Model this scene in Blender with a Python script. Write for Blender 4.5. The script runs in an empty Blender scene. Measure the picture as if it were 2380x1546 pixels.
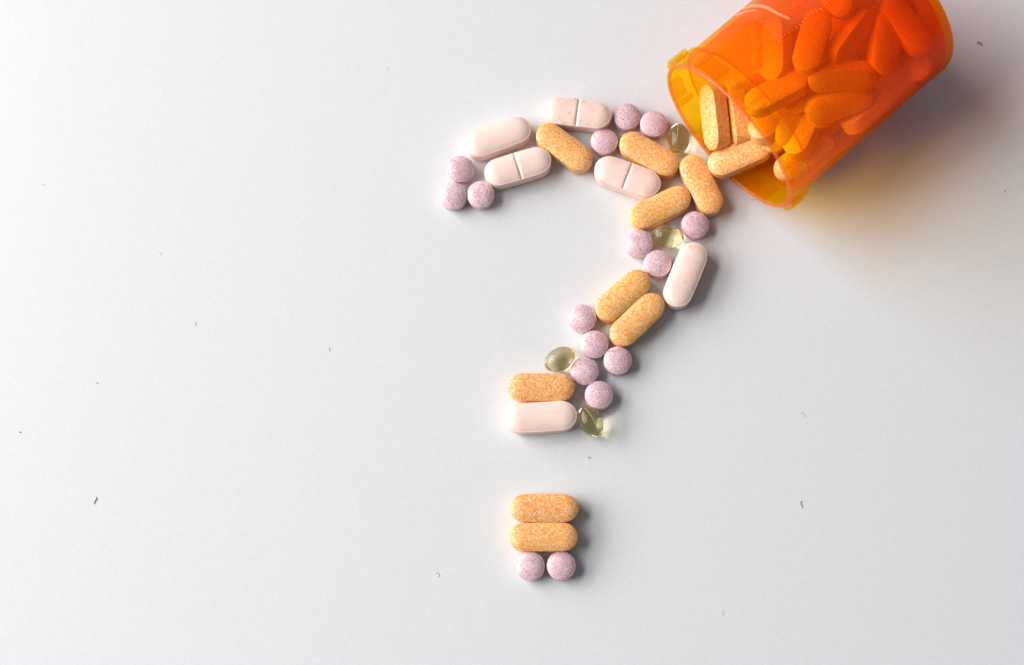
import bpy, bmesh, math, random
from mathutils import Matrix, Vector, noise
random.seed(7)
MM = 0.001
sc = bpy.context.scene
col = sc.collection

# ------------------------------------------------------------------ camera
# all pixel coordinates below are read off the photograph at 2380 px width
PW, PH = 2380.0, 1546.0
H = 0.450                                   # lens height above the table (m)
NX, NY = 110.0, -827.0                      # foot point of the camera, px from the picture centre (y up)
SCALE = 8070.0                              # px per metre of table at the picture centre
F = SCALE * H                               # first guess, refined by the tilt
for _ in range(20):
    tilt = math.atan(math.hypot(NX, NY) / F)
    F = SCALE * H / math.cos(tilt)
zc = -Vector((NX, NY, -F)).normalized()     # world up seen in camera axes
yc = (Vector((0, 1, 0)) - zc * zc.y).normalized()
xc = yc.cross(zc)
R3 = Matrix((xc, yc, zc))                   # camera axes -> world axes
fwd = R3 @ Vector((0, 0, -1))
cam_pos = Vector((0, 0, 0)) - fwd * (H / -fwd.z)
cam = bpy.data.cameras.new('camera')
cam.sensor_width = 36.0
cam.lens = 36.0 * F / PW
cam.clip_start = 0.01
cam.clip_end = 20.0
co = bpy.data.objects.new('camera', cam)
col.objects.link(co)
co.matrix_world = Matrix.Translation(cam_pos) @ R3.to_4x4()
sc.camera = co

def at(px, py, z=0.0):
    """point of the place at height z (m) seen at photograph pixel px, py"""
    d = R3 @ Vector((px - PW / 2, PH / 2 - py, -F))
    t = (z - cam_pos.z) / d.z
    return cam_pos + d * t

cam.dof.use_dof = True
cam.dof.focus_distance = (at(1400, 700, 0.004) - cam_pos).length
cam.dof.aperture_fstop = 11.0

# ------------------------------------------------------------------ light
w = bpy.data.worlds.new('World')
sc.world = w
w.use_nodes = True
bg = w.node_tree.nodes['Background']
bg.inputs[0].default_value = (0.86, 0.93, 1.0, 1)
bg.inputs[1].default_value = 0.11

def window_lamp(x, y, z, sx, sz, power):
    l = bpy.data.lights.new('window_light', 'AREA')
    l.shape = 'RECTANGLE'
    l.size = sx
    l.size_y = sz
    l.energy = power
    l.color = (1.0, 0.985, 0.96)
    o = bpy.data.objects.new('window_light', l)
    col.objects.link(o)
    o.location = (x, y, z)
    return o
WC = Vector((-1.15, 0.24, 1.06))
WD = (Vector((0.05, 0.0, 0)) - Vector((WC.x, WC.y, 0))).normalized()   # horizontal facing
side = Vector((-WD.y, WD.x, 0))
for i in (-1, 1):
    for k in (-1, 1):
        p = WC + side * (i * 0.38) + Vector((0, 0, k * 0.46))
        o = window_lamp(p.x, p.y, p.z, 0.70, 0.86, 12.5)
        o.rotation_euler = WD.to_track_quat('-Z', 'Z').to_euler()
sc.view_settings.view_transform = 'Standard'
sc.view_settings.look = 'None'
sc.view_settings.gamma = 1
sc.view_settings.exposure = 0.47
sc.cycles.max_bounces = 16
sc.cycles.transparent_max_bounces = 24
sc.cycles.transmission_bounces = 12
sc.cycles.diffuse_bounces = 5
sc.cycles.caustics_refractive = True
sc.cycles.blur_glossy = 0.0
sc.cycles.sample_clamp_indirect = 0.0

# ------------------------------------------------------------------ materials
def new_mat(name):
    m = bpy.data.materials.new(name)
    m.use_nodes = True
    nt = m.node_tree
    for n in list(nt.nodes):
        nt.nodes.remove(n)
    out = nt.nodes.new('ShaderNodeOutputMaterial')
    return m, nt, out

def N(nt, kind, **kw):
    n = nt.nodes.new(kind)
    for k, v in kw.items():
        if k in ('inputs',):
            for a, b in v.items():
                n.inputs[a].default_value = b
        else:
            setattr(n, k, v)
    return n

def coords(nt, spread=0.3):
    tc = N(nt, 'ShaderNodeTexCoord')
    oi = N(nt, 'ShaderNodeObjectInfo')
    mul = N(nt, 'ShaderNodeMath', operation='MULTIPLY', inputs={1: spread})
    nt.links.new(oi.outputs['Random'], mul.inputs[0])
    add = N(nt, 'ShaderNodeVectorMath', operation='ADD')
    nt.links.new(tc.outputs['Object'], add.inputs[0])
    nt.links.new(mul.outputs[0], add.inputs[1])
    return add.outputs[0], oi, tc

def ramp(nt, src, stops, interp='LINEAR'):
    r = N(nt, 'ShaderNodeValToRGB')
    r.color_ramp.interpolation = interp
    els = r.color_ramp.elements
    while len(els) < len(stops):
        els.new(0.5)
    for e, (p, c) in zip(els, stops):
        e.position = p
        e.color = (*c, 1) if len(c) == 3 else c
    nt.links.new(src, r.inputs[0])
    return r.outputs[0]

def mix(nt, fac, a, b):
    m = N(nt, 'ShaderNodeMix', data_type='RGBA')
    for s, v in ((0, fac), (6, a), (7, b)):
        if hasattr(v, 'is_linked'):
            nt.links.new(v, m.inputs[s])
        else:
            m.inputs[s].default_value = v if s == 0 else (*v, 1)
    return m.outputs[2]

def noise_tex(nt, vec, scale, detail=2.0, rough=0.5):
    n = N(nt, 'ShaderNodeTexNoise', inputs={'Scale': scale, 'Detail': detail, 'Roughness': rough})
    nt.links.new(vec, n.inputs['Vector'])
    return n.outputs['Fac']

def cells(nt, vec, scale):
    n = N(nt, 'ShaderNodeTexVoronoi', inputs={'Scale': scale})
    nt.links.new(vec, n.inputs['Vector'])
    sep = N(nt, 'ShaderNodeSeparateColor')
    nt.links.new(n.outputs['Color'], sep.inputs[0])
    return sep.outputs[0], sep.outputs[1], n.outputs['Distance']

def finish(nt, out, colour, rough, bump_src=None, bump=0.2, dist=0.0001, sss=0.0, spec=0.5, coat=0.0):
    b = N(nt, 'ShaderNodeBsdfPrincipled')
    if hasattr(colour, 'is_linked'):
        nt.links.new(colour, b.inputs['Base Color'])
    else:
        b.inputs['Base Color'].default_value = (*colour, 1)
    b.inputs['Roughness'].default_value = rough
    b.inputs['Specular IOR Level'].default_value = spec
    b.inputs['Coat Weight'].default_value = coat
    b.inputs['Coat Roughness'].default_value = 0.2
    if sss:
        b.inputs['Subsurface Weight'].default_value = sss
        b.inputs['Subsurface Radius'].default_value = (1.0, 0.6, 0.4)
        b.inputs['Subsurface Scale'].default_value = 0.0008
    if bump_src is not None:
        bp = N(nt, 'ShaderNodeBump', inputs={'Strength': bump, 'Distance': dist})
        nt.links.new(bump_src, bp.inputs['Height'])
        nt.links.new(bp.outputs[0], b.inputs['Normal'])
    nt.links.new(b.outputs[0], out.inputs['Surface'])
    return b

def orange_tablet(name, coarse, deep, smooth=False):
    m, nt, out = new_mat(name)
    v, oi, tc = coords(nt)
    n1 = noise_tex(nt, v, 1500, 3, 0.6)
    base = ramp(nt, n1, [(0.36, (0.80, 0.28 + deep, 0.085)), (0.5, (0.86, 0.395 + deep, 0.145)), (0.64, (0.90, 0.53 + deep, 0.23))])
    a, b, d = cells(nt, v, 4200)
    dark = ramp(nt, a, [(0.80 - coarse * 0.06, (0, 0, 0)), (0.84, (1, 1, 1))])
    c1 = mix(nt, dark, base, (0.68, 0.26, 0.055) if not smooth else (0.84, 0.40, 0.12))
    a2, b2, d2 = cells(nt, v, 3400)
    light = ramp(nt, a2, [(0.86 - coarse * 0.08, (0, 0, 0)), (0.90, (1, 1, 1))])
    c2 = mix(nt, light, c1, (0.89, 0.60, 0.28) if not smooth else (0.87, 0.48, 0.18))
    a3, b3, d3 = cells(nt, v, 2300)
    grey = ramp(nt, b3, [(0.972 - coarse * 0.02, (0, 0, 0)), (0.985, (1, 1, 1))])
    c3 = mix(nt, grey, c2, (0.76, 0.60, 0.48) if not smooth else (0.86, 0.46, 0.16))
    bn = noise_tex(nt, v, 2600, 3, 0.6)
    finish(nt, out, c3, 0.42, bn, 0.35, 0.00012, sss=0.15, spec=0.4)
    return m

def round_tablet():
    m, nt, out = new_mat('lilac_speckled_coating')
    v, oi, tc = coords(nt)
    n1 = noise_tex(nt, v, 420, 3, 0.6)
    base = ramp(nt, n1, [(0.36, (0.68, 0.455, 0.50)), (0.64, (0.80, 0.63, 0.665))])
    a, b, d = cells(nt, v, 6500)
    s1 = ramp(nt, a, [(0.72, (0, 0, 0)), (0.84, (1, 1, 1))])
    c1 = mix(nt, s1, base, (0.60, 0.32, 0.38))
    a2, b2, d2 = cells(nt, v, 6000)
    s2 = ramp(nt, b2, [(0.88, (0, 0, 0)), (0.94, (1, 1, 1))])
    c2 = mix(nt, s2, c1, (0.24, 0.07, 0.11))
    bn = noise_tex(nt, v, 2600, 2, 0.5)
    finish(nt, out, c2, 0.38, bn, 0.25, 0.0001, sss=0.15, spec=0.45)
    return m

def pink_tablet(name, stained):
    m, nt, out = new_mat(name)
    v, oi, tc = coords(nt, 0.0 if stained else 0.3)
    n1 = noise_tex(nt, v, 300, 2, 0.5)
    c = ramp(nt, n1, [(0.35, (0.86, 0.63, 0.56)), (0.65, (0.89, 0.69, 0.62))])
    if stained:
        n2 = noise_tex(nt, v, 420, 4, 0.75)
        s = ramp(nt, n2, [(0.56, (0, 0, 0)), (0.66, (1, 1, 1))])
        n3 = noise_tex(nt, v, 2500, 2, 0.6)
        s3 = ramp(nt, n3, [(0.44, (0, 0, 0)), (0.56, (1, 1, 1))])
        mm = N(nt, 'ShaderNodeMix', data_type='RGBA', blend_type='MULTIPLY')
        mm.inputs[0].default_value = 1
        nt.links.new(s, mm.inputs[6])
        nt.links.new(s3, mm.inputs[7])
        c = mix(nt, mm.outputs[2], c, (0.56, 0.31, 0.22))
    bn = noise_tex(nt, v, 2200, 3, 0.6)
    finish(nt, out, c, 0.36, bn, 0.45, 0.00015, sss=0.2, spec=0.5)
    return m

ORANGE = [orange_tablet('orange_speckled_coating', 0.2, 0.03), orange_tablet('orange_coarse_speckled_coating', 1.0, 0.0),
          orange_tablet('orange_pale_coating', 0.0, 0.05), orange_tablet('orange_even_coating', 0.0, 0.0, True)]
LILAC = round_tablet()
PINK = pink_tablet('pale_pink_coating', False)
PINK_STAINED = pink_tablet('pale_pink_stained_coating', True)

def softgel_mat():
    m, nt, out = new_mat('clear_yellow_gelatin')
    b = N(nt, 'ShaderNodeBsdfPrincipled')
    b.inputs['Base Color'].default_value = (1.0, 0.985, 0.90, 1)
    b.inputs['Transmission Weight'].default_value = 1.0
    b.inputs['Roughness'].default_value = 0.015
    b.inputs['IOR'].default_value = 1.41
    va = N(nt, 'ShaderNodeVolumeAbsorption', inputs={'Color': (1.0, 0.85, 0.20, 1), 'Density': 42.0})
    tl = N(nt, 'ShaderNodeBsdfTranslucent', inputs={'Color': (1.0, 0.86, 0.34, 1)})
    ms = N(nt, 'ShaderNodeMixShader', inputs={0: 0.08})
    nt.links.new(b.outputs[0], ms.inputs[1])
    nt.links.new(tl.outputs[0], ms.inputs[2])
    nt.links.new(ms.outputs[0], out.inputs['Surface'])
    nt.links.new(va.outputs[0], out.inputs['Volume'])
    return m
GEL = softgel_mat()
m, nt, out = new_mat('gelatin_seam')
finish(nt, out, (0.72, 0.60, 0.22), 0.2)
SEAM = m

def vial_plastic(name, tint, haze, haze_col, gloss_rough=0.08, deep=None):
    m, nt, out = new_mat(name)
    tr = N(nt, 'ShaderNodeBsdfTransparent', inputs={'Color': (*tint, 1)})
    df = N(nt, 'ShaderNodeBsdfDiffuse', inputs={'Color': (*haze_col, 1)})
    tl = N(nt, 'ShaderNodeBsdfTranslucent', inputs={'Color': (*haze_col, 1)})
    if deep:                                    # dimmer light towards the base, put into the wall tint
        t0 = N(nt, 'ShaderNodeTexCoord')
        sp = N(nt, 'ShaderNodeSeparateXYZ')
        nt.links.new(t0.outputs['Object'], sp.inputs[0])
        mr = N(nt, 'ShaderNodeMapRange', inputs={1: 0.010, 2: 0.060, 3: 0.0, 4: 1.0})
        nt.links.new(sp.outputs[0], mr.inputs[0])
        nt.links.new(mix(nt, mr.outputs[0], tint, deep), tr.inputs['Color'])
    m1 = N(nt, 'ShaderNodeMixShader', inputs={0: 0.6})
    nt.links.new(df.outputs[0], m1.inputs[1])
    nt.links.new(tl.outputs[0], m1.inputs[2])
    m2 = N(nt, 'ShaderNodeMixShader', inputs={0: haze})
    nt.links.new(tr.outputs[0], m2.inputs[1])
    nt.links.new(m1.outputs[0], m2.inputs[2])
    gl = N(nt, 'ShaderNodeBsdfGlossy', inputs={'Roughness': gloss_rough})
    tc = N(nt, 'ShaderNodeTexCoord')
    bn = noise_tex(nt, tc.outputs['Object'], 120, 2, 0.5)
    bp = N(nt, 'ShaderNodeBump', inputs={'Strength': 0.15, 'Distance': 0.0004})
    nt.links.new(bn, bp.inputs['Height'])
    nt.links.new(bp.outputs[0], gl.inputs['Normal'])
    lw = N(nt, 'ShaderNodeLayerWeight', inputs={'Blend': 0.5})
    pw = N(nt, 'ShaderNodeMath', operation='POWER', inputs={1: 5.0})
    nt.links.new(lw.outputs['Facing'], pw.inputs[0])
    fr = N(nt, 'ShaderNodeMath', operation='MULTIPLY_ADD', inputs={1: 0.20, 2: 0.02})
    nt.links.new(pw.outputs[0], fr.inputs[0])
    m3 = N(nt, 'ShaderNodeMixShader')
    nt.links.new(fr.outputs[0], m3.inputs[0])
    nt.links.new(m2.outputs[0], m3.inputs[1])
    nt.links.new(gl.outputs[0], m3.inputs[2])
    nt.links.new(m3.outputs[0], out.inputs['Surface'])
    return m
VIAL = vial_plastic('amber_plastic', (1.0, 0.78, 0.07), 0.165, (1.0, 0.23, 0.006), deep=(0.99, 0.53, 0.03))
COLLAR = vial_plastic('amber_plastic_collar', (1.0, 0.82, 0.08), 0.08, (1.0, 0.42, 0.01))
FILM = vial_plastic('clear_sticker_film', (0.97, 0.93, 0.88), 0.11, (0.98, 0.48, 0.18), 0.14)
LUG = vial_plastic('amber_plastic_lugs', (1.0, 0.88, 0.33), 0.08, (1.0, 0.36, 0.01))
LIP = vial_plastic('amber_plastic_lip', (1.0, 0.78, 0.35), 0.30, (1.0, 0.42, 0.16), 0.05)
RIDGE = vial_plastic('film_crease', (1.0, 0.85, 0.7), 0.55, (1.0, 0.62, 0.40), 0.1)  # pale haze puts the glare along the creases into the colour

def table_mat():
    m, nt, out = new_mat('white_laminate')
    tc = N(nt, 'ShaderNodeTexCoord')
    n1 = noise_tex(nt, tc.outputs['Object'], 1700, 2, 0.6)
    c = ramp(nt, n1, [(0.3, (0.655, 0.668, 0.69)), (0.7, (0.705, 0.716, 0.738))])
    n2 = noise_tex(nt, tc.outputs['Object'], 300, 3, 0.5)
    finish(nt, out, c, 0.24, n2, 0.05, 0.0002, spec=0.35)
    return m
TABLE = table_mat()
m, nt, out = new_mat('dark_lint')
finish(nt, out, (0.36, 0.30, 0.25), 0.8)
LINT = m
m, nt, out = new_mat('grey_lint')
finish(nt, out, (0.42, 0.41, 0.41), 0.8)
LINT_GREY = m

# ------------------------------------------------------------------ mesh helpers
def link(name, bm, mat, parent=None, smooth=True, sharp=None):
    bmesh.ops.recalc_face_normals(bm, faces=bm.faces[:])
    me = bpy.data.meshes.new(name)
    bm.to_mesh(me)
    bm.free()
    me.materials.append(mat)
    if smooth:
        for p in me.polygons:
            p.use_smooth = True
        if sharp:
            me.set_sharp_from_angle(angle=math.radians(sharp))
    o = bpy.data.objects.new(name, me)
    col.objects.link(o)
    if parent:
        o.parent = parent
    return o

def tag(o, label, cat, group=None):
    o['label'] = label
    o['category'] = cat
    if group:
        o['group'] = group

def tablet_mesh(L, W, band, dome, bow=0.05, score=False, land=0.035, wobble=0.0, seed=0):
    """oblong or round tablet: side band, narrow land, convex faces; sits with its centre at the origin"""
    L, W, band, dome = L * MM, W * MM, band * MM, dome * MM
    r = W / 2
    hx = max(0.0, L / 2 - r)
    out = []                                            # (medial x, direction)
    if hx > 1e-6:
        fine = [-1, -.85, -.7, -.5, -.32, -.18, -.1, -.06, -.042, -.028, -.014, 0, .014, .028, .042, .06, .1, .18, .32, .5, .7, .85]
        for s in fine:
            out.append((-hx * s, 0.0, 1.0))
        for k in range(0, 20):
            a = math.pi / 2 + math.pi * k / 20
            out.append((-hx, math.cos(a), math.sin(a)))
        for s in fine:
            out.append((hx * s, 0.0, -1.0))
        for k in range(0, 20):
            a = -math.pi / 2 + math.pi * k / 20
            out.append((hx, math.cos(a), math.sin(a)))
    else:
        for k in range(48):
            a = 2 * math.pi * k / 48
            out.append((0.0, math.cos(a), math.sin(a)))
    t_land = 1 - land * 8.0 / (W / MM)
    prof = []                                           # (t, z) upper half from centre to edge
    for t in (0.0, .12, .25, .38, .5, .62, .72, .81, .88, .94, 1.0):
        prof.append((t * t_land, band / 2 + dome * math.sqrt(max(0, 1.0 - (t * 0.90) ** 2)) - dome * math.sqrt(1 - .81)))
    prof.append((t_land + (1 - t_land) * 0.4, band / 2 - 0.00002))
    prof.append((1.0 - 0.006, band / 2 - 0.00006))
    prof.append((1.0, band / 2 - 0.00018))
    prof.append((1.002, 0.0))
    full = prof + [(t, -z) for t, z in reversed(prof[:-1])]
    bm = bmesh.new()
    rings = []
    rnd = random.Random(seed)
    ph = [rnd.uniform(0, 6.28) for _ in range(3)]
    for t, z in full:
        ring = []
        for mx, dx, dy in out:
            x = mx + dx * r * t
            y = dy * r * t
            y *= 1 - bow * (x / (L / 2)) ** 2
            zz = z
            if score and z > 0 and t < 1.0:
                g = math.exp(-(x / 0.00030) ** 2)
                fade = min(1.0, (1.03 - t) * 6)
                zz = z - 0.00040 * g * fade
            if wobble:
                n = noise.noise(Vector((x * 900 + ph[0], y * 900 + ph[1], zz * 900 + ph[2])))
                n += 1.6 * noise.noise(Vector((x * 170 + ph[1], y * 170 + ph[2], zz * 170)))
                k = 1 + wobble * n
                x *= k
                y *= k
            ring.append(bm.verts.new((x, y, zz)))
        rings.append(ring)
    n = len(out)
    for a, b in zip(rings[:-1], rings[1:]):
        for i in range(n):
            j = (i + 1) % n
            bm.faces.new((a[i], a[j], b[j], b[i]))
    bmesh.ops.remove_doubles(bm, verts=bm.verts[:], dist=1e-7)
    # the far collapsed centre lines leave no area; drop zero-size faces
    bmesh.ops.dissolve_degenerate(bm, dist=1e-8, edges=bm.edges[:])
    return bm

def world_angle(px, py, deg, z):
    a = math.radians(deg)
    p = at(px - 20 * math.cos(a), py + 20 * math.sin(a), z)
    q = at(px + 20 * math.cos(a), py - 20 * math.sin(a), z)
    return math.atan2(q.y - p.y, q.x - p.x)

# ------------------------------------------------------------------ table
bm = bmesh.new()
bmesh.ops.create_cube(bm, size=1.0)
bmesh.ops.scale(bm, vec=(1.9, 1.7, 0.03), verts=bm.verts[:])
bmesh.ops.bevel(bm, geom=bm.edges[:], offset=0.002, segments=2, affect='EDGES')
t = link('table_top', bm, TABLE, smooth=False)
t.location = (0.04, 0, -0.015)
t['kind'] = 'structure'

# ------------------------------------------------------------------ oblong tablets
ORANGE_L, ORANGE_W, ORANGE_BAND, ORANGE_DOME = 18.9, 7.9, 4.2, 1.6
PINK_L, PINK_W, PINK_BAND, PINK_DOME = 20.0, 8.5, 4.5, 1.6
def dome_h(d):
    return d * (1 - math.sqrt(1 - .81))
OZ = (ORANGE_BAND / 2 + dome_h(ORANGE_DOME)) * MM
PZ = (PINK_BAND / 2 + dome_h(PINK_DOME)) * MM
orange_meshes = [link('orange_caplet', tablet_mesh(ORANGE_L, ORANGE_W, ORANGE_BAND, ORANGE_DOME, 0.05, False, wobble=0.008, seed=s), ORANGE[s], sharp=40)
                 for s in range(4)]
pink_meshes = {(sc_, st): link('pink_caplet', tablet_mesh(PINK_L, PINK_W, PINK_BAND, PINK_DOME, 0.06, sc_, land=0.075), PINK_STAINED if st else PINK, sharp=40)
               for sc_, st in ((True, False), (False, False), (True, True), (False, True))}
round_mesh = link('round_tablet', tablet_mesh(8.0, 8.0, 2.7, 1.7, 0, False, land=0.05), LILAC, sharp=40)
RZ = (2.7 / 2 + dome_h(1.7)) * MM
used = set()
def instance(src, name):
    if src.name not in used:
        used.add(src.name)
        return src
    o = src.copy()
    o.name = name
    col.objects.link(o)
    return o

def lay(src, name, px, py, deg, zc, ztop, label, cat, group, tilt=(0, 0)):
    o = instance(src, name)
    p = at(px, py, ztop)
    o.location = (p.x, p.y, zc)
    o.rotation_euler = (math.radians(tilt[0]), math.radians(tilt[1]), world_angle(px, py, deg, ztop))
    tag(o, label, cat, group)
    return o

G_O, G_P, G_R, G_S = ('orange oblong tablets in the question mark', 'pale pink oblong tablets in the question mark',
                      'round lilac tablets in the question mark', 'clear yellow softgel capsules in the question mark')
for px, py, deg, kind, label in (
    (1265.5, 1181, -0.3, 1, 'coarsely speckled orange oblong tablet, upper of the two in the question mark dot'),
    (1263.5, 1248, 0.2, 0, 'finer speckled orange oblong tablet lying against the two round tablets of the dot'),
    (1258.3, 900, -1.0, 1, 'orange oblong tablet at the stem foot, lying along a plain pink one'),
    (1311.3, 341, -36, 0, 'orange oblong tablet slanting in the hook between two scored pink tablets and a round one'),
    (1508.5, 357.5, -30, 0, 'orange oblong tablet lying between the lower scored pink tablet and the dark capsule'),
    (1629.8, 427.8, -63, 0, 'steep orange oblong tablet just outside the bottle mouth, below the upright clear capsule'),
    (1535, 481, 25.5, 2, 'smooth orange oblong tablet at the right bend, just above the sideways clear capsule'),
    (1447.6, 686, 41, 2, 'smooth orange oblong tablet, left one of the parallel pair halfway down the stem'),
    (1481.3, 742.5, 43.5, 0, 'orange oblong tablet, right one of the parallel pair halfway down the stem')):
    lay(orange_meshes[kind], 'orange_caplet', px, py, deg, OZ, 0.0048, label, 'tablet', G_O)
for px, py, deg, key, label in (
    (1157.5, 317.5, 20, (False, False), 'plain pale pink oblong tablet at the hook end, without score line'),
    (1203.5, 386.5, 16.5, (True, False), 'scored pale pink oblong tablet in the hook, lying just under the plain pink one'),
    (1342, 262, -6.5, (True, True), 'scored pale pink tablet with brown smudges at the very top of the question mark'),
    (1458.6, 410, -19.5, (True, False), 'scored pale pink oblong tablet under the hook, touching the underside of an orange tablet'),
    (1593, 638, 67.5, (False, True), 'pale pink oblong tablet with faint brown flecks, steep at the right bend'),
    (1258.5, 969, 3.8, (False, False), 'plain pale pink oblong tablet, lowest in the stem, beside a yellow capsule')):
    lay(pink_meshes[key], 'pink_caplet', px, py, deg, PZ, 0.0052, label, 'tablet', G_P)

for px, py, tl, label in (
    (1070.6, 394, (3, 6), 'round speckled lilac tablet, upper one of the three ending the hook at the left'),
    (1053.3, 455.5, (4, -3), 'round speckled lilac tablet, leftmost of all, bottom left of the hook-end trio'),
    (1117, 452.5, (0, 0), 'round lilac tablet, right one of the hook-end trio, touching the scored pink tablet'),
    (1457, 271.3, (0, 2), 'round speckled lilac tablet touching the right end of the smudged pink tablet'),
    (1519, 289, (0, 0), 'round lilac tablet beside the upright capsule nearest the bottle mouth'),
    (1404, 329.8, (-3, 0), 'round lilac tablet between two orange tablets, above the scored pink tablet'),
    (1615.2, 523.2, (2, 3), 'darker round lilac tablet at the lower end of the steep orange tablet'),
    (1485.5, 567, (5, -3), 'round lilac tablet on the left of the sideways clear capsule'),
    (1528, 613.3, (-2, 0), 'round lilac tablet below the sideways capsule, left of the steep pink tablet'),
    (1354, 740, (4, -4), 'round lilac tablet touching the lower end of the left orange pair tablet'),
    (1381, 801, (0, 0), 'round lilac tablet in the middle of the cluster of five low in the stem'),
    (1435.3, 838.3, (0, 2), 'round lilac tablet just below the parallel orange pair, rightmost of its cluster'),
    (1358.7, 863, (0, -2), 'round lilac tablet between the slanting yellow capsule and the lowest round ones'),
    (1391.7, 918.7, (-2, 1), 'round lilac tablet directly above the lowest yellow capsule of the stem'),
    (1233, 1316, (4, -2), 'left of the two round lilac tablets under the dot, pinker lower edge'),
    (1304.3, 1315, (0, 0), 'right one of the two round lilac tablets under the dot, with a bright rim')):
    a = random.uniform(0, 360)
    o = lay(round_mesh, 'round_tablet', px, py, a, RZ + 0.00002, 0.0032, label, 'tablet', G_R)
    ang = math.radians(a)
    o.rotation_euler = (Matrix.Rotation(math.radians(tl[0]), 3, 'X') @ Matrix.Rotation(math.radians(tl[1]), 3, 'Y') @ Matrix.Rotation(ang, 3, 'Z')).to_euler()
    o.location.z += 0.004 * math.sin(math.radians(max(abs(tl[0]), abs(tl[1])))) * 0.55

# ------------------------------------------------------------------ softgel capsules
def softgel():
    root = bpy.data.objects.new('softgel_capsule', None)
    root.empty_display_size = 0.005
    col.objects.link(root)
    a, b = 4.75 * MM, 3.28 * MM
    bm = bmesh.new()
    rings = []
    NR, NS = 28, 40
    for i in range(1, NR):
        u = math.pi * i / NR
        x = -a * math.cos(u) 
        rr = b * math.sin(u) ** 1.06
        rings.append([bm.verts.new((x, rr * math.cos(2 * math.pi * k / NS), b + rr * math.sin(2 * math.pi * k / NS))) for k in range(NS)])
    e0, e1 = bm.verts.new((-a, 0, b)), bm.verts.new((a, 0, b))
    for r0, r1 in zip(rings[:-1], rings[1:]):
        for k in range(NS):
            bm.faces.new((r0[k], r0[(k + 1) % NS], r1[(k + 1) % NS], r1[k]))
    for k in range(NS):
        bm.faces.new((e0, rings[0][(k + 1) % NS], rings[0][k]))
        bm.faces.new((e1, rings[-1][k], rings[-1][(k + 1) % NS]))
    link('shell', bm, GEL, root)
    # weld seam: a thin raised line running lengthwise over the shell
    bm = bmesh.new()
    prev = None
    for i in range(1, 40):
        u = math.pi * i / 40
        x = -a * math.cos(u)
        rr = b * math.sin(u) ** 1.06 + 0.00003
        ring = []
        for dphi, dr in ((-0.02, -0.00006), (0, 0.00003), (0.02, -0.00006)):
            ph = math.radians(78) + dphi
            ring.append(bm.verts.new((x, (rr + dr) * math.cos(ph), b + (rr + dr) * math.sin(ph))))
        if prev:
            for k in range(3):
                bm.faces.new((prev[k], prev[(k + 1) % 3], ring[(k + 1) % 3], ring[k]))
        else:
            bm.faces.new(ring)
        prev = ring
    bm.faces.new(prev)
    link('seam', bm, SEAM, root)
    return root
gel0 = softgel()
first = True
for px, py, deg, label in (
    (1577.4, 323, 86, 'dark yellow clear capsule standing upright in the picture just left of the bottle mouth'),
    (1552, 550, -12, 'clear yellow capsule lying sideways between two round tablets at the right bend'),
    (1301, 835.5, 30, 'clear yellow capsule slanting above the orange tablet at the foot of the stem'),
    (1372.5, 980, -60, 'clear yellow capsule at the stem foot beside the lowest pink tablet')):
    if first:
        o = gel0
        first = False
    else:
        o = gel0.copy()
        col.objects.link(o)
        for ch in list(gel0.children):
            c = ch.copy()
            col.objects.link(c)
            c.parent = o
    p = at(px, py, 0.0033)
    o.location = (p.x, p.y, 0.00002)
    o.rotation_euler = (0, 0, world_angle(px, py, deg, 0.0033))
    tag(o, label, 'capsule', G_S)

# ------------------------------------------------------------------ bottle
RB = 24.9 * MM                       # outer radius of the body
RC = 25.4 * MM                       # collar, lugs reach further
LEN = 62.2 * MM
REST = RC + 0.55 * MM                 # axis height at the mouth: it rests on its lugs
m0 = Vector((0.06080, 0.05010, REST))
ax = Vector((math.cos(0.7191), math.sin(0.7191), 0))
bot = bpy.data.objects.new('pill_bottle', None)
bot.empty_display_size = 0.02
col.objects.link(bot)
bot.location = (m0.x, m0.y, 0)
bot.rotation_euler = (0, 0, math.atan2(ax.y, ax.x))
tag(bot, 'open translucent orange bottle lying on its side with tablets spilling from its mouth', 'pill bottle')
bpy.context.view_layer.update()
slope = 0.004
def bp(x, phi, r):
    """bottle-local point: x along the axis from the mouth (m), phi from straight up towards the left"""
    y = r * math.sin(phi)
    z = r * math.cos(phi)
    return Vector((x * math.cos(slope) + z * math.sin(slope), y, REST + z * math.cos(slope) - x * math.sin(slope)))

def lathe(profile, ns=96, closed=True):
    bm = bmesh.new()
    rings = [[bm.verts.new(bp(x * MM, 2 * math.pi * k / ns, r * MM)) for k in range(ns)] if r > 0 else [bm.verts.new(bp(x * MM, 0, 0))] for x, r in profile]
    pairs = list(zip(rings, rings[1:] + rings[:1])) if closed else list(zip(rings[:-1], rings[1:]))
    for a, b in pairs:
        if len(a) == 1 and len(b) == 1:
            continue
        for k in range(ns):
            j = (k + 1) % ns
            if len(a) == 1:
                bm.faces.new((a[0], b[k], b[j]))
            elif len(b) == 1:
                bm.faces.new((a[k], a[j], b[0]))
            else:
                bm.faces.new((a[k], a[j], b[j], b[k]))
    return bm
Lm = LEN / MM
body = [(7.0, 24.8), (Lm - 2.6, 24.8), (Lm - 1.2, 24.5), (Lm - 0.35, 23.7), (Lm, 22.0), (Lm - 0.2, 18.0), (Lm - 0.9, 17.0), (Lm - 1.0, 0.0),
        (Lm - 2.2, 0.0), (Lm - 2.2, 17.0), (Lm - 2.0, 21.2), (Lm - 2.6, 23.0), (Lm - 3.6, 23.6), (7.0, 23.6)]
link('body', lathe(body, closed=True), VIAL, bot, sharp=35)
neck = [(0.25, 23.8), (0.0, 24.1), (0.0, 24.9), (0.25, 25.2), (6.1, 25.2), (6.35, 25.6), (6.8, 25.6), (6.98, 25.3), (6.98, 23.5), (6.0, 23.5)]
link('neck', lathe(neck, closed=True), COLLAR, bot, sharp=35)
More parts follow.
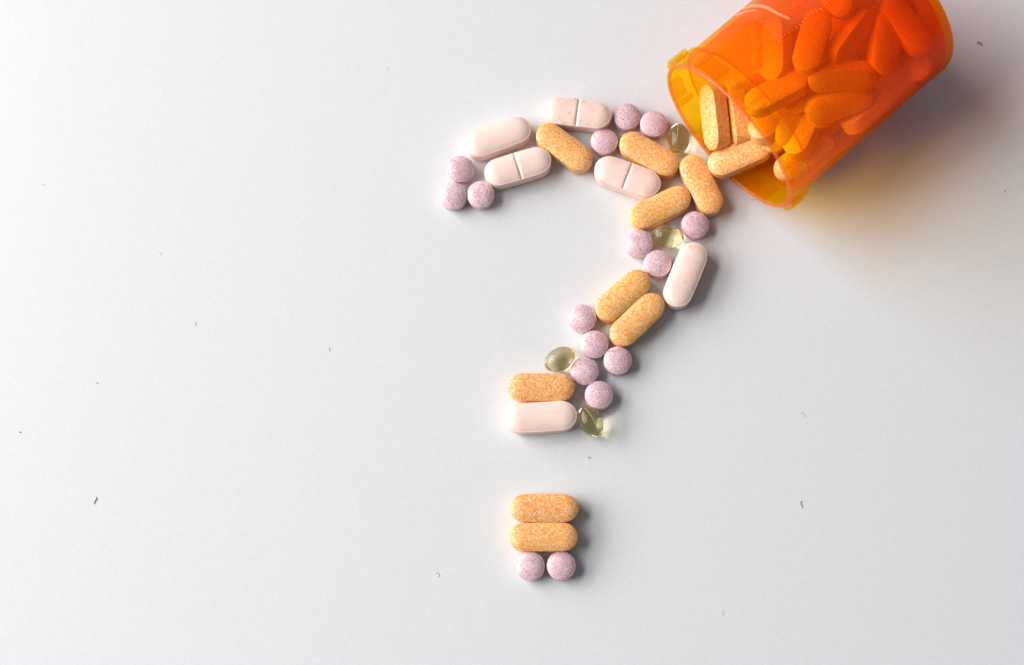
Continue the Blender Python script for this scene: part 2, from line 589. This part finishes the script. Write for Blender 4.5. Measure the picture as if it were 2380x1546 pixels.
lip = [(-0.05, 23.95), (-0.05, 25.1), (-0.5, 25.05), (-0.85, 24.7), (-0.85, 24.3), (-0.5, 23.98)]
link('lip', lathe(lip, closed=True), LIP, bot, sharp=50)

def block(x0, x1, f0, f1, r0, r1, step=3):
    bm = bmesh.new()
    n = max(2, int(abs(f1 - f0) / step) + 1)
    rings = []
    for k in range(n + 1):
        f = math.radians(f0 + (f1 - f0) * k / n)
        rings.append([bm.verts.new(bp(x * MM, f, r * MM)) for x, r in ((x0, r0), (x1, r0), (x1, r1), (x0, r1))])
    for a, b in zip(rings[:-1], rings[1:]):
        for k in range(4):
            bm.faces.new((a[k], a[(k + 1) % 4], b[(k + 1) % 4], b[k]))
    bm.faces.new(rings[0])
    bm.faces.new(rings[-1])
    bmesh.ops.bevel(bm, geom=[e for e in bm.edges if e.is_manifold and e.calc_face_angle(0) > 0.9], offset=0.00015, segments=2, affect='EDGES')
    return bm
for k in range(8):
    c = 28 + 45 * k
    link('locking_lug', block(0.4, 4.6, c - 7.5, c + 7.5, 25.18, 26.8), LUG, bot, sharp=40)
    link('locking_stop', block(0.2, 5.9, c + 10.5, c + 13.5, 25.18, 26.4), LUG, bot, sharp=40)

# sticker remnant: clear film with a perforated edge along the bottle
bm = bmesh.new()
nx, nf = 64, 26
grid = []
edge_pts = []
for i in range(nx + 1):
    x = 20.2 + (Lm - 24.0) * i / nx
    edge = 15.0 + (2.2 if i % 2 else 0) + 0.9 * math.sin(i * 0.45) - 0.05 * i
    row = []
    for j in range(nf + 1):
        f = edge + (112 - edge) * (j / nf)
        xx = x + 1.2 * (1 - i / nx) * math.sin(j * 0.25)
        rr = 24.92 + 0.05 * math.sin(xx * 0.9 + j * 0.3) + (0.10 if j == 0 else 0)
        row.append(bp(xx * MM, math.radians(f), rr * MM))
    edge_pts.append((x, edge))
    grid.append([bm.verts.new(v) for v in row])
for i in range(nx):
    for j in range(nf):
        bm.faces.new((grid[i][j], grid[i + 1][j], grid[i + 1][j + 1], grid[i][j + 1]))
film = link('sticker_film', bm, FILM, bot)
# torn points left standing along the perforation
bm = bmesh.new()
for x, e in edge_pts[::2]:
    c = bp(x * MM, math.radians(e - 0.2), 25.05 * MM)
    bmesh.ops.create_icosphere(bm, subdivisions=1, radius=0.00017, matrix=Matrix.Translation(c))
link('perforated_edge', bm, RIDGE, film)

def tube_path(pts, rad, ns=8, flat=1.0):
    bm = bmesh.new()
    rings = []
    for i, p in enumerate(pts):
        d = (pts[min(i + 1, len(pts) - 1)] - pts[max(i - 1, 0)]).normalized()
        up = Vector((0, 0, 1))
        s = d.cross(up).normalized()
        u = s.cross(d)
        q = i / (len(pts) - 1)
        r = rad * max(0.08, math.sin(math.pi * min(1, max(0, q))) ** 0.5)
        rings.append([bm.verts.new(p + s * (r * math.cos(2 * math.pi * k / ns)) + u * (r * flat * math.sin(2 * math.pi * k / ns))) for k in range(ns)])
    for a, b in zip(rings[:-1], rings[1:]):
        for k in range(ns):
            bm.faces.new((a[k], a[(k + 1) % ns], b[(k + 1) % ns], b[k]))
    bm.faces.new(rings[0])
    bm.faces.new(rings[-1])
    return bm
def crease(pts, rad):
    fine = []
    for i in range(len(pts) - 1):
        a, b = pts[max(i - 1, 0)], pts[i]
        c, d = pts[i + 1], pts[min(i + 2, len(pts) - 1)]
        for k in range(6):
            t = k / 6
            x, f = [0.5 * ((2 * b[q]) + (c[q] - a[q]) * t + (2 * a[q] - 5 * b[q] + 4 * c[q] - d[q]) * t * t + (3 * b[q] - a[q] - 3 * c[q] + d[q]) * t ** 3) for q in (0, 1)]
            fine.append(bp(x * MM, math.radians(f), 25.0 * MM))
    fine.append(bp(pts[-1][0] * MM, math.radians(pts[-1][1]), 25.0 * MM))
    link('film_crease', tube_path(fine, rad, 10, 0.55), RIDGE, film)
crease([(24.6, 70), (25.2, 61), (26.0, 53), (26.5, 42), (26.4, 31), (26.9, 21)], 0.00055)
crease([(21.5, 66), (22.4, 60), (23.6, 53), (24.6, 47)], 0.00025)

# ------------------------------------------------------------------ tablets in and at the mouth of the bottle
def inside(px, py, deg, z, roll, pitch, label, kind=0, contain=True):
    src = orange_meshes[kind]
    o = src.copy()
    o.name = 'orange_caplet'
    col.objects.link(o)
    p = at(px, py, z)
    a = world_angle(px, py, deg, z)
    R = Matrix.Rotation(a, 3, 'Z') @ Matrix.Rotation(math.radians(-pitch), 3, 'Y') @ Matrix.Rotation(math.radians(roll), 3, 'X')
    A0 = bot.location + Vector((0, 0, REST))
    AX = Vector((ax.x * math.cos(slope), ax.y * math.cos(slope), -math.sin(slope)))
    ends = [R @ Vector((sx * 5.6 * MM, sy * 1.0 * MM, 0)) for sx in (-1, 1) for sy in (-1, 1)]
    if contain:
        for _ in range(60):
            worst = None
            for e in ends:
                v = p + e - A0
                x = v.dot(AX)
                rad = v - AX * x
                ex = rad.length + 3.3 * MM - 23.5 * MM
                if x > LEN - 6.6 * MM:
                    p = p - AX * 0.0005
                if ex > 0 and (worst is None or ex > worst[0]):
                    worst = (ex, rad.normalized())
            if worst is None:
                break
            p = p - worst[1] * (worst[0] + 0.0001)
    o.location = p
    o.rotation_euler = R.to_euler()
    tag(o, label, 'tablet', 'orange oblong tablets in the bottle')
    return o
def Z1(x, y):                       # coordinates read in an enlargement of the bottle
    return ((2350 + x / 1.932) / 1.5475, (x * 0 + y / 1.932) / 1.5475)
inside(1719.4, 364, 20.5, 0.0075, -3, 11, 'orange oblong tablet sliding out over the lip of the bottle mouth', 0, False)
inside(1661, 272, -81, 0.0115, 64, -20, 'orange oblong tablet on its narrow side, leftmost in the open bottle mouth', 2, False)
inside(1713, 262, -79, 0.0110, 84, -14, 'orange oblong tablet on its side in the mouth, just right of the leftmost one', 2, False)
inside(1778, 284, -62, 0.0120, 20, -4, 'orange oblong tablet showing only its rounded end behind the one sliding out', 2, False)
inside(1868, 364, 36, 0.0105, 10, 0, 'orange oblong tablet along the lower bottle wall with one end peeping out', 0, False)
for x, y, deg, z, roll, pitch, label in (
    (1105, 292, 74, 34, -12, 2, 'orange oblong tablet seen broad face up near the top middle of the bottle'),
    (1368, 264, 53, 32, 58, 2, 'orange oblong tablet on edge inside the bottle, right of the broad face-up one'),
    (1312, 535, 2, 30, 60, 0, 'orange oblong tablet lying level across the middle of the bottle'),
    (862, 350, -88, 25, 52, 0, 'orange oblong tablet upright in the picture behind the sticker film corner'),
    (775, 335, -75, 18, 15, 0, 'orange oblong tablet with one rounded end showing at the left inside the bottle'),
    (855, 650, 28, 25, -20, 2, 'orange oblong tablet slanting behind the neck, uppermost there'),
    (850, 815, 46, 15, -20, 0, 'orange oblong tablet right behind the neck, under the uppermost one there'),
    (1010, 830, 52, 16, 12, 0, 'orange oblong tablet slanting low in the bottle below the level one'),
    (1285, 718, 18, 24, 35, 4, 'orange oblong tablet with its blunt end towards the mouth, below the level one'),
    (1495, 745, 42, 19, -45, 3, 'orange oblong tablet near the shaded lower side with a squared end'),
    (1610, 300, 83, 32, 20, 4, 'reddish oblong tablet pointing down the picture, right of centre in the bottle'),
    (1780, 160, -50, 33, -10, -4, 'deep red looking oblong tablet nearest the base of the bottle'),
    (1745, 370, -48, 24, 30, 0, 'dark red looking oblong tablet under the one nearest the base'),
    (1240, -88, -62, 36, 30, 0, 'orange oblong tablet cut by the top edge of the picture, centre of the bottle'),
    (1480, -60, 60, 31, 60, 0, 'orange oblong tablet at the top edge of the picture, towards the base'),
    (1640, 600, 25, 19, -20, 0, 'orange oblong tablet in the shaded corner beside the squared-end one'),
    (1440, 410, 10, 20, 20, 0, 'shaded orange oblong tablet lying beneath the level one'),
    (1190, 900, 40, 9.5, 10, 0, 'orange oblong tablet at the bottom of the heap near the lower side'),
    (980, 560, -70, 10, 10, 0, 'orange oblong tablet at the bottom of the heap near the neck'),
    (1240, 620, 80, 12, 10, 0, 'orange oblong tablet deep under the middle of the heap'),
    (1600, 780, 60, 13, 40, 0, 'orange oblong tablet deep in the shaded lower side'),
    (1730, 520, -20, 14, 30, 0, 'orange oblong tablet deep under the base end of the heap'),
    (1050, 120, 20, 20, 10, 0, 'orange oblong tablet deep behind the sticker film'),
    (1620, 90, 10, 20, 20, 0, 'orange oblong tablet deep under the base end at the top edge'),
    (1350, 330, -50, 12, 10, 0, 'orange oblong tablet on the bottle floor below the heap centre'),
    (880, 330, 45, 9.5, 0, 0, 'orange oblong tablet on the bottle floor behind the neck'),
):
    px, py = Z1(x, y)
    inside(px, py, deg, z * MM, roll, pitch, label, 3)

# unseen filler tablets added to the heap to block light through the bottle
rf = random.Random(3)
for i in range(26):
    xx = (0.020 + 0.036 * rf.random())
    yy = rf.uniform(-0.012, 0.016)
    zz = rf.uniform(0.007, 0.021)
    a = ax * xx + Vector((-ax.y, ax.x, 0)) * yy
    w = bot.location + a
    o = orange_meshes[3].copy()
    o.name = 'orange_caplet'
    col.objects.link(o)
    rr = math.hypot(yy, zz - REST)
    lim = 0.0165
    k = min(1.0, lim / rr)
    o.location = (bot.location.x + ax.x * xx - ax.y * yy * k, bot.location.y + ax.y * xx + ax.x * yy * k, REST + (zz - REST) * k)
    base_a = math.atan2(ax.y, ax.x) + rf.uniform(-0.5, 0.5)
    o.rotation_euler = (rf.uniform(-0.9, 0.9), rf.uniform(-0.15, 0.15), base_a)
    tag(o, 'orange oblong filler tablet buried unseen in the heap inside the bottle', 'tablet', 'orange oblong filler tablets buried in the bottle')

bpy.data.objects.remove(orange_meshes[3])            # only its copies are in the heap

# ------------------------------------------------------------------ lint and specks on the table
def fibre(px, py, pts, rad, mat, label, name='lint_fibre', cat='lint'):
    P0 = at(px, py, 0)
    path = []
    for dx, dy in pts:
        q = at(px + dx, py + dy, 0)
        path.append(Vector((q.x - P0.x, q.y - P0.y, rad * 0.9)))
    # smooth the polyline
    fine = []
    for i in range(len(path) - 1):
        a, b = path[max(i - 1, 0)], path[i]
        c, d = path[i + 1], path[min(i + 2, len(path) - 1)]
        for s in range(5):
            t = s / 5
            fine.append(0.5 * ((2 * b) + (c - a) * t + (2 * a - 5 * b + 4 * c - d) * t * t + (3 * b - a - 3 * c + d) * t ** 3))
    fine.append(path[-1])
    o = link(name, tube_path(fine, rad, 6), mat)
    o.location = (P0.x, P0.y, 0)
    tag(o, label, cat, 'specks and lint on the white table')
    return o
fibre(222, 1162, [(-3, 10), (-2, 3), (2, -2), (1, -8)], 0.00015, LINT_GREY, 'small grey speck of lint on the bare table at the lower left')
fibre(1863, 1172, [(1, 10), (0, 3), (-3, -2), (0, -9)], 0.00012, LINT, 'dark thin sliver of lint on the table right of the question mark dot')
fibre(2275, 100, [(-6, 3), (0, -2), (5, 2), (2, 6)], 0.00018, LINT, 'dark crumb on the shaded table right of the bottle base')
fibre(1368, 1064, [(-2, 0), (2, 0)], 0.0002, LINT, 'tiny black speck on the table between stem and dot')
fibre(1018, 1336, [(-6, -2), (0, -4), (3, 1), (0, 6)], 0.00007, LINT_GREY, 'curled grey hair on the table left of the two lowest round tablets')
fibre(373, 590, [(-6, -5), (0, -2), (2, 5)], 0.00006, LINT_GREY, 'faint short hair on the bare table left of the hook')
fibre(454, 752, [(-5, -4), (1, -1), (0, 3), (6, 5)], 0.00006, LINT_GREY, 'faint squiggly hair on the bare table at mid left')
fibre(765, 812, [(-1, -5), (1, 0), (0, 6)], 0.00006, LINT_GREY, 'short straight hair on the table left of the slanting capsule')
fibre(46, 1004, [(-2, 0), (2, 1)], 0.00016, LINT, 'tiny dark speck near the left edge of the table')
fibre(226, 890, [(-2, 0), (2, 1)], 0.00015, LINT, 'tiny dark speck on the table above the grey lint at the left')
fibre(2335, 444, [(-2, 0), (2, 1)], 0.00015, LINT, 'tiny dark speck on the table at the right edge below the bottle shadow')
fibre(1865, 965, [(-6, -3), (0, -6), (4, 0), (6, 6)], 0.00006, LINT_GREY, 'thin curved hair on the empty table right of the stem')
fibre(1755, 462, [(-12, 8), (-4, 2), (4, 3), (12, -4)], 0.00006, LINT_GREY, 'thin wavy hair on the table just below the bottle mouth')
fibre(1680, 1425, [(-3, -5), (1, 0), (0, 6)], 0.00006, LINT_GREY, 'short hair on the table at the bottom, right of the dot')
fibre(100, 432, [(-6, -4), (0, -3), (6, 2)], 0.00006, LINT_GREY, 'short hair on the bare table near the left edge, level with the hook end')
fibre(900, 160, [(-5, -3), (0, 0), (3, 5)], 0.00006, LINT_GREY, 'short hair on the bare table above the hook')
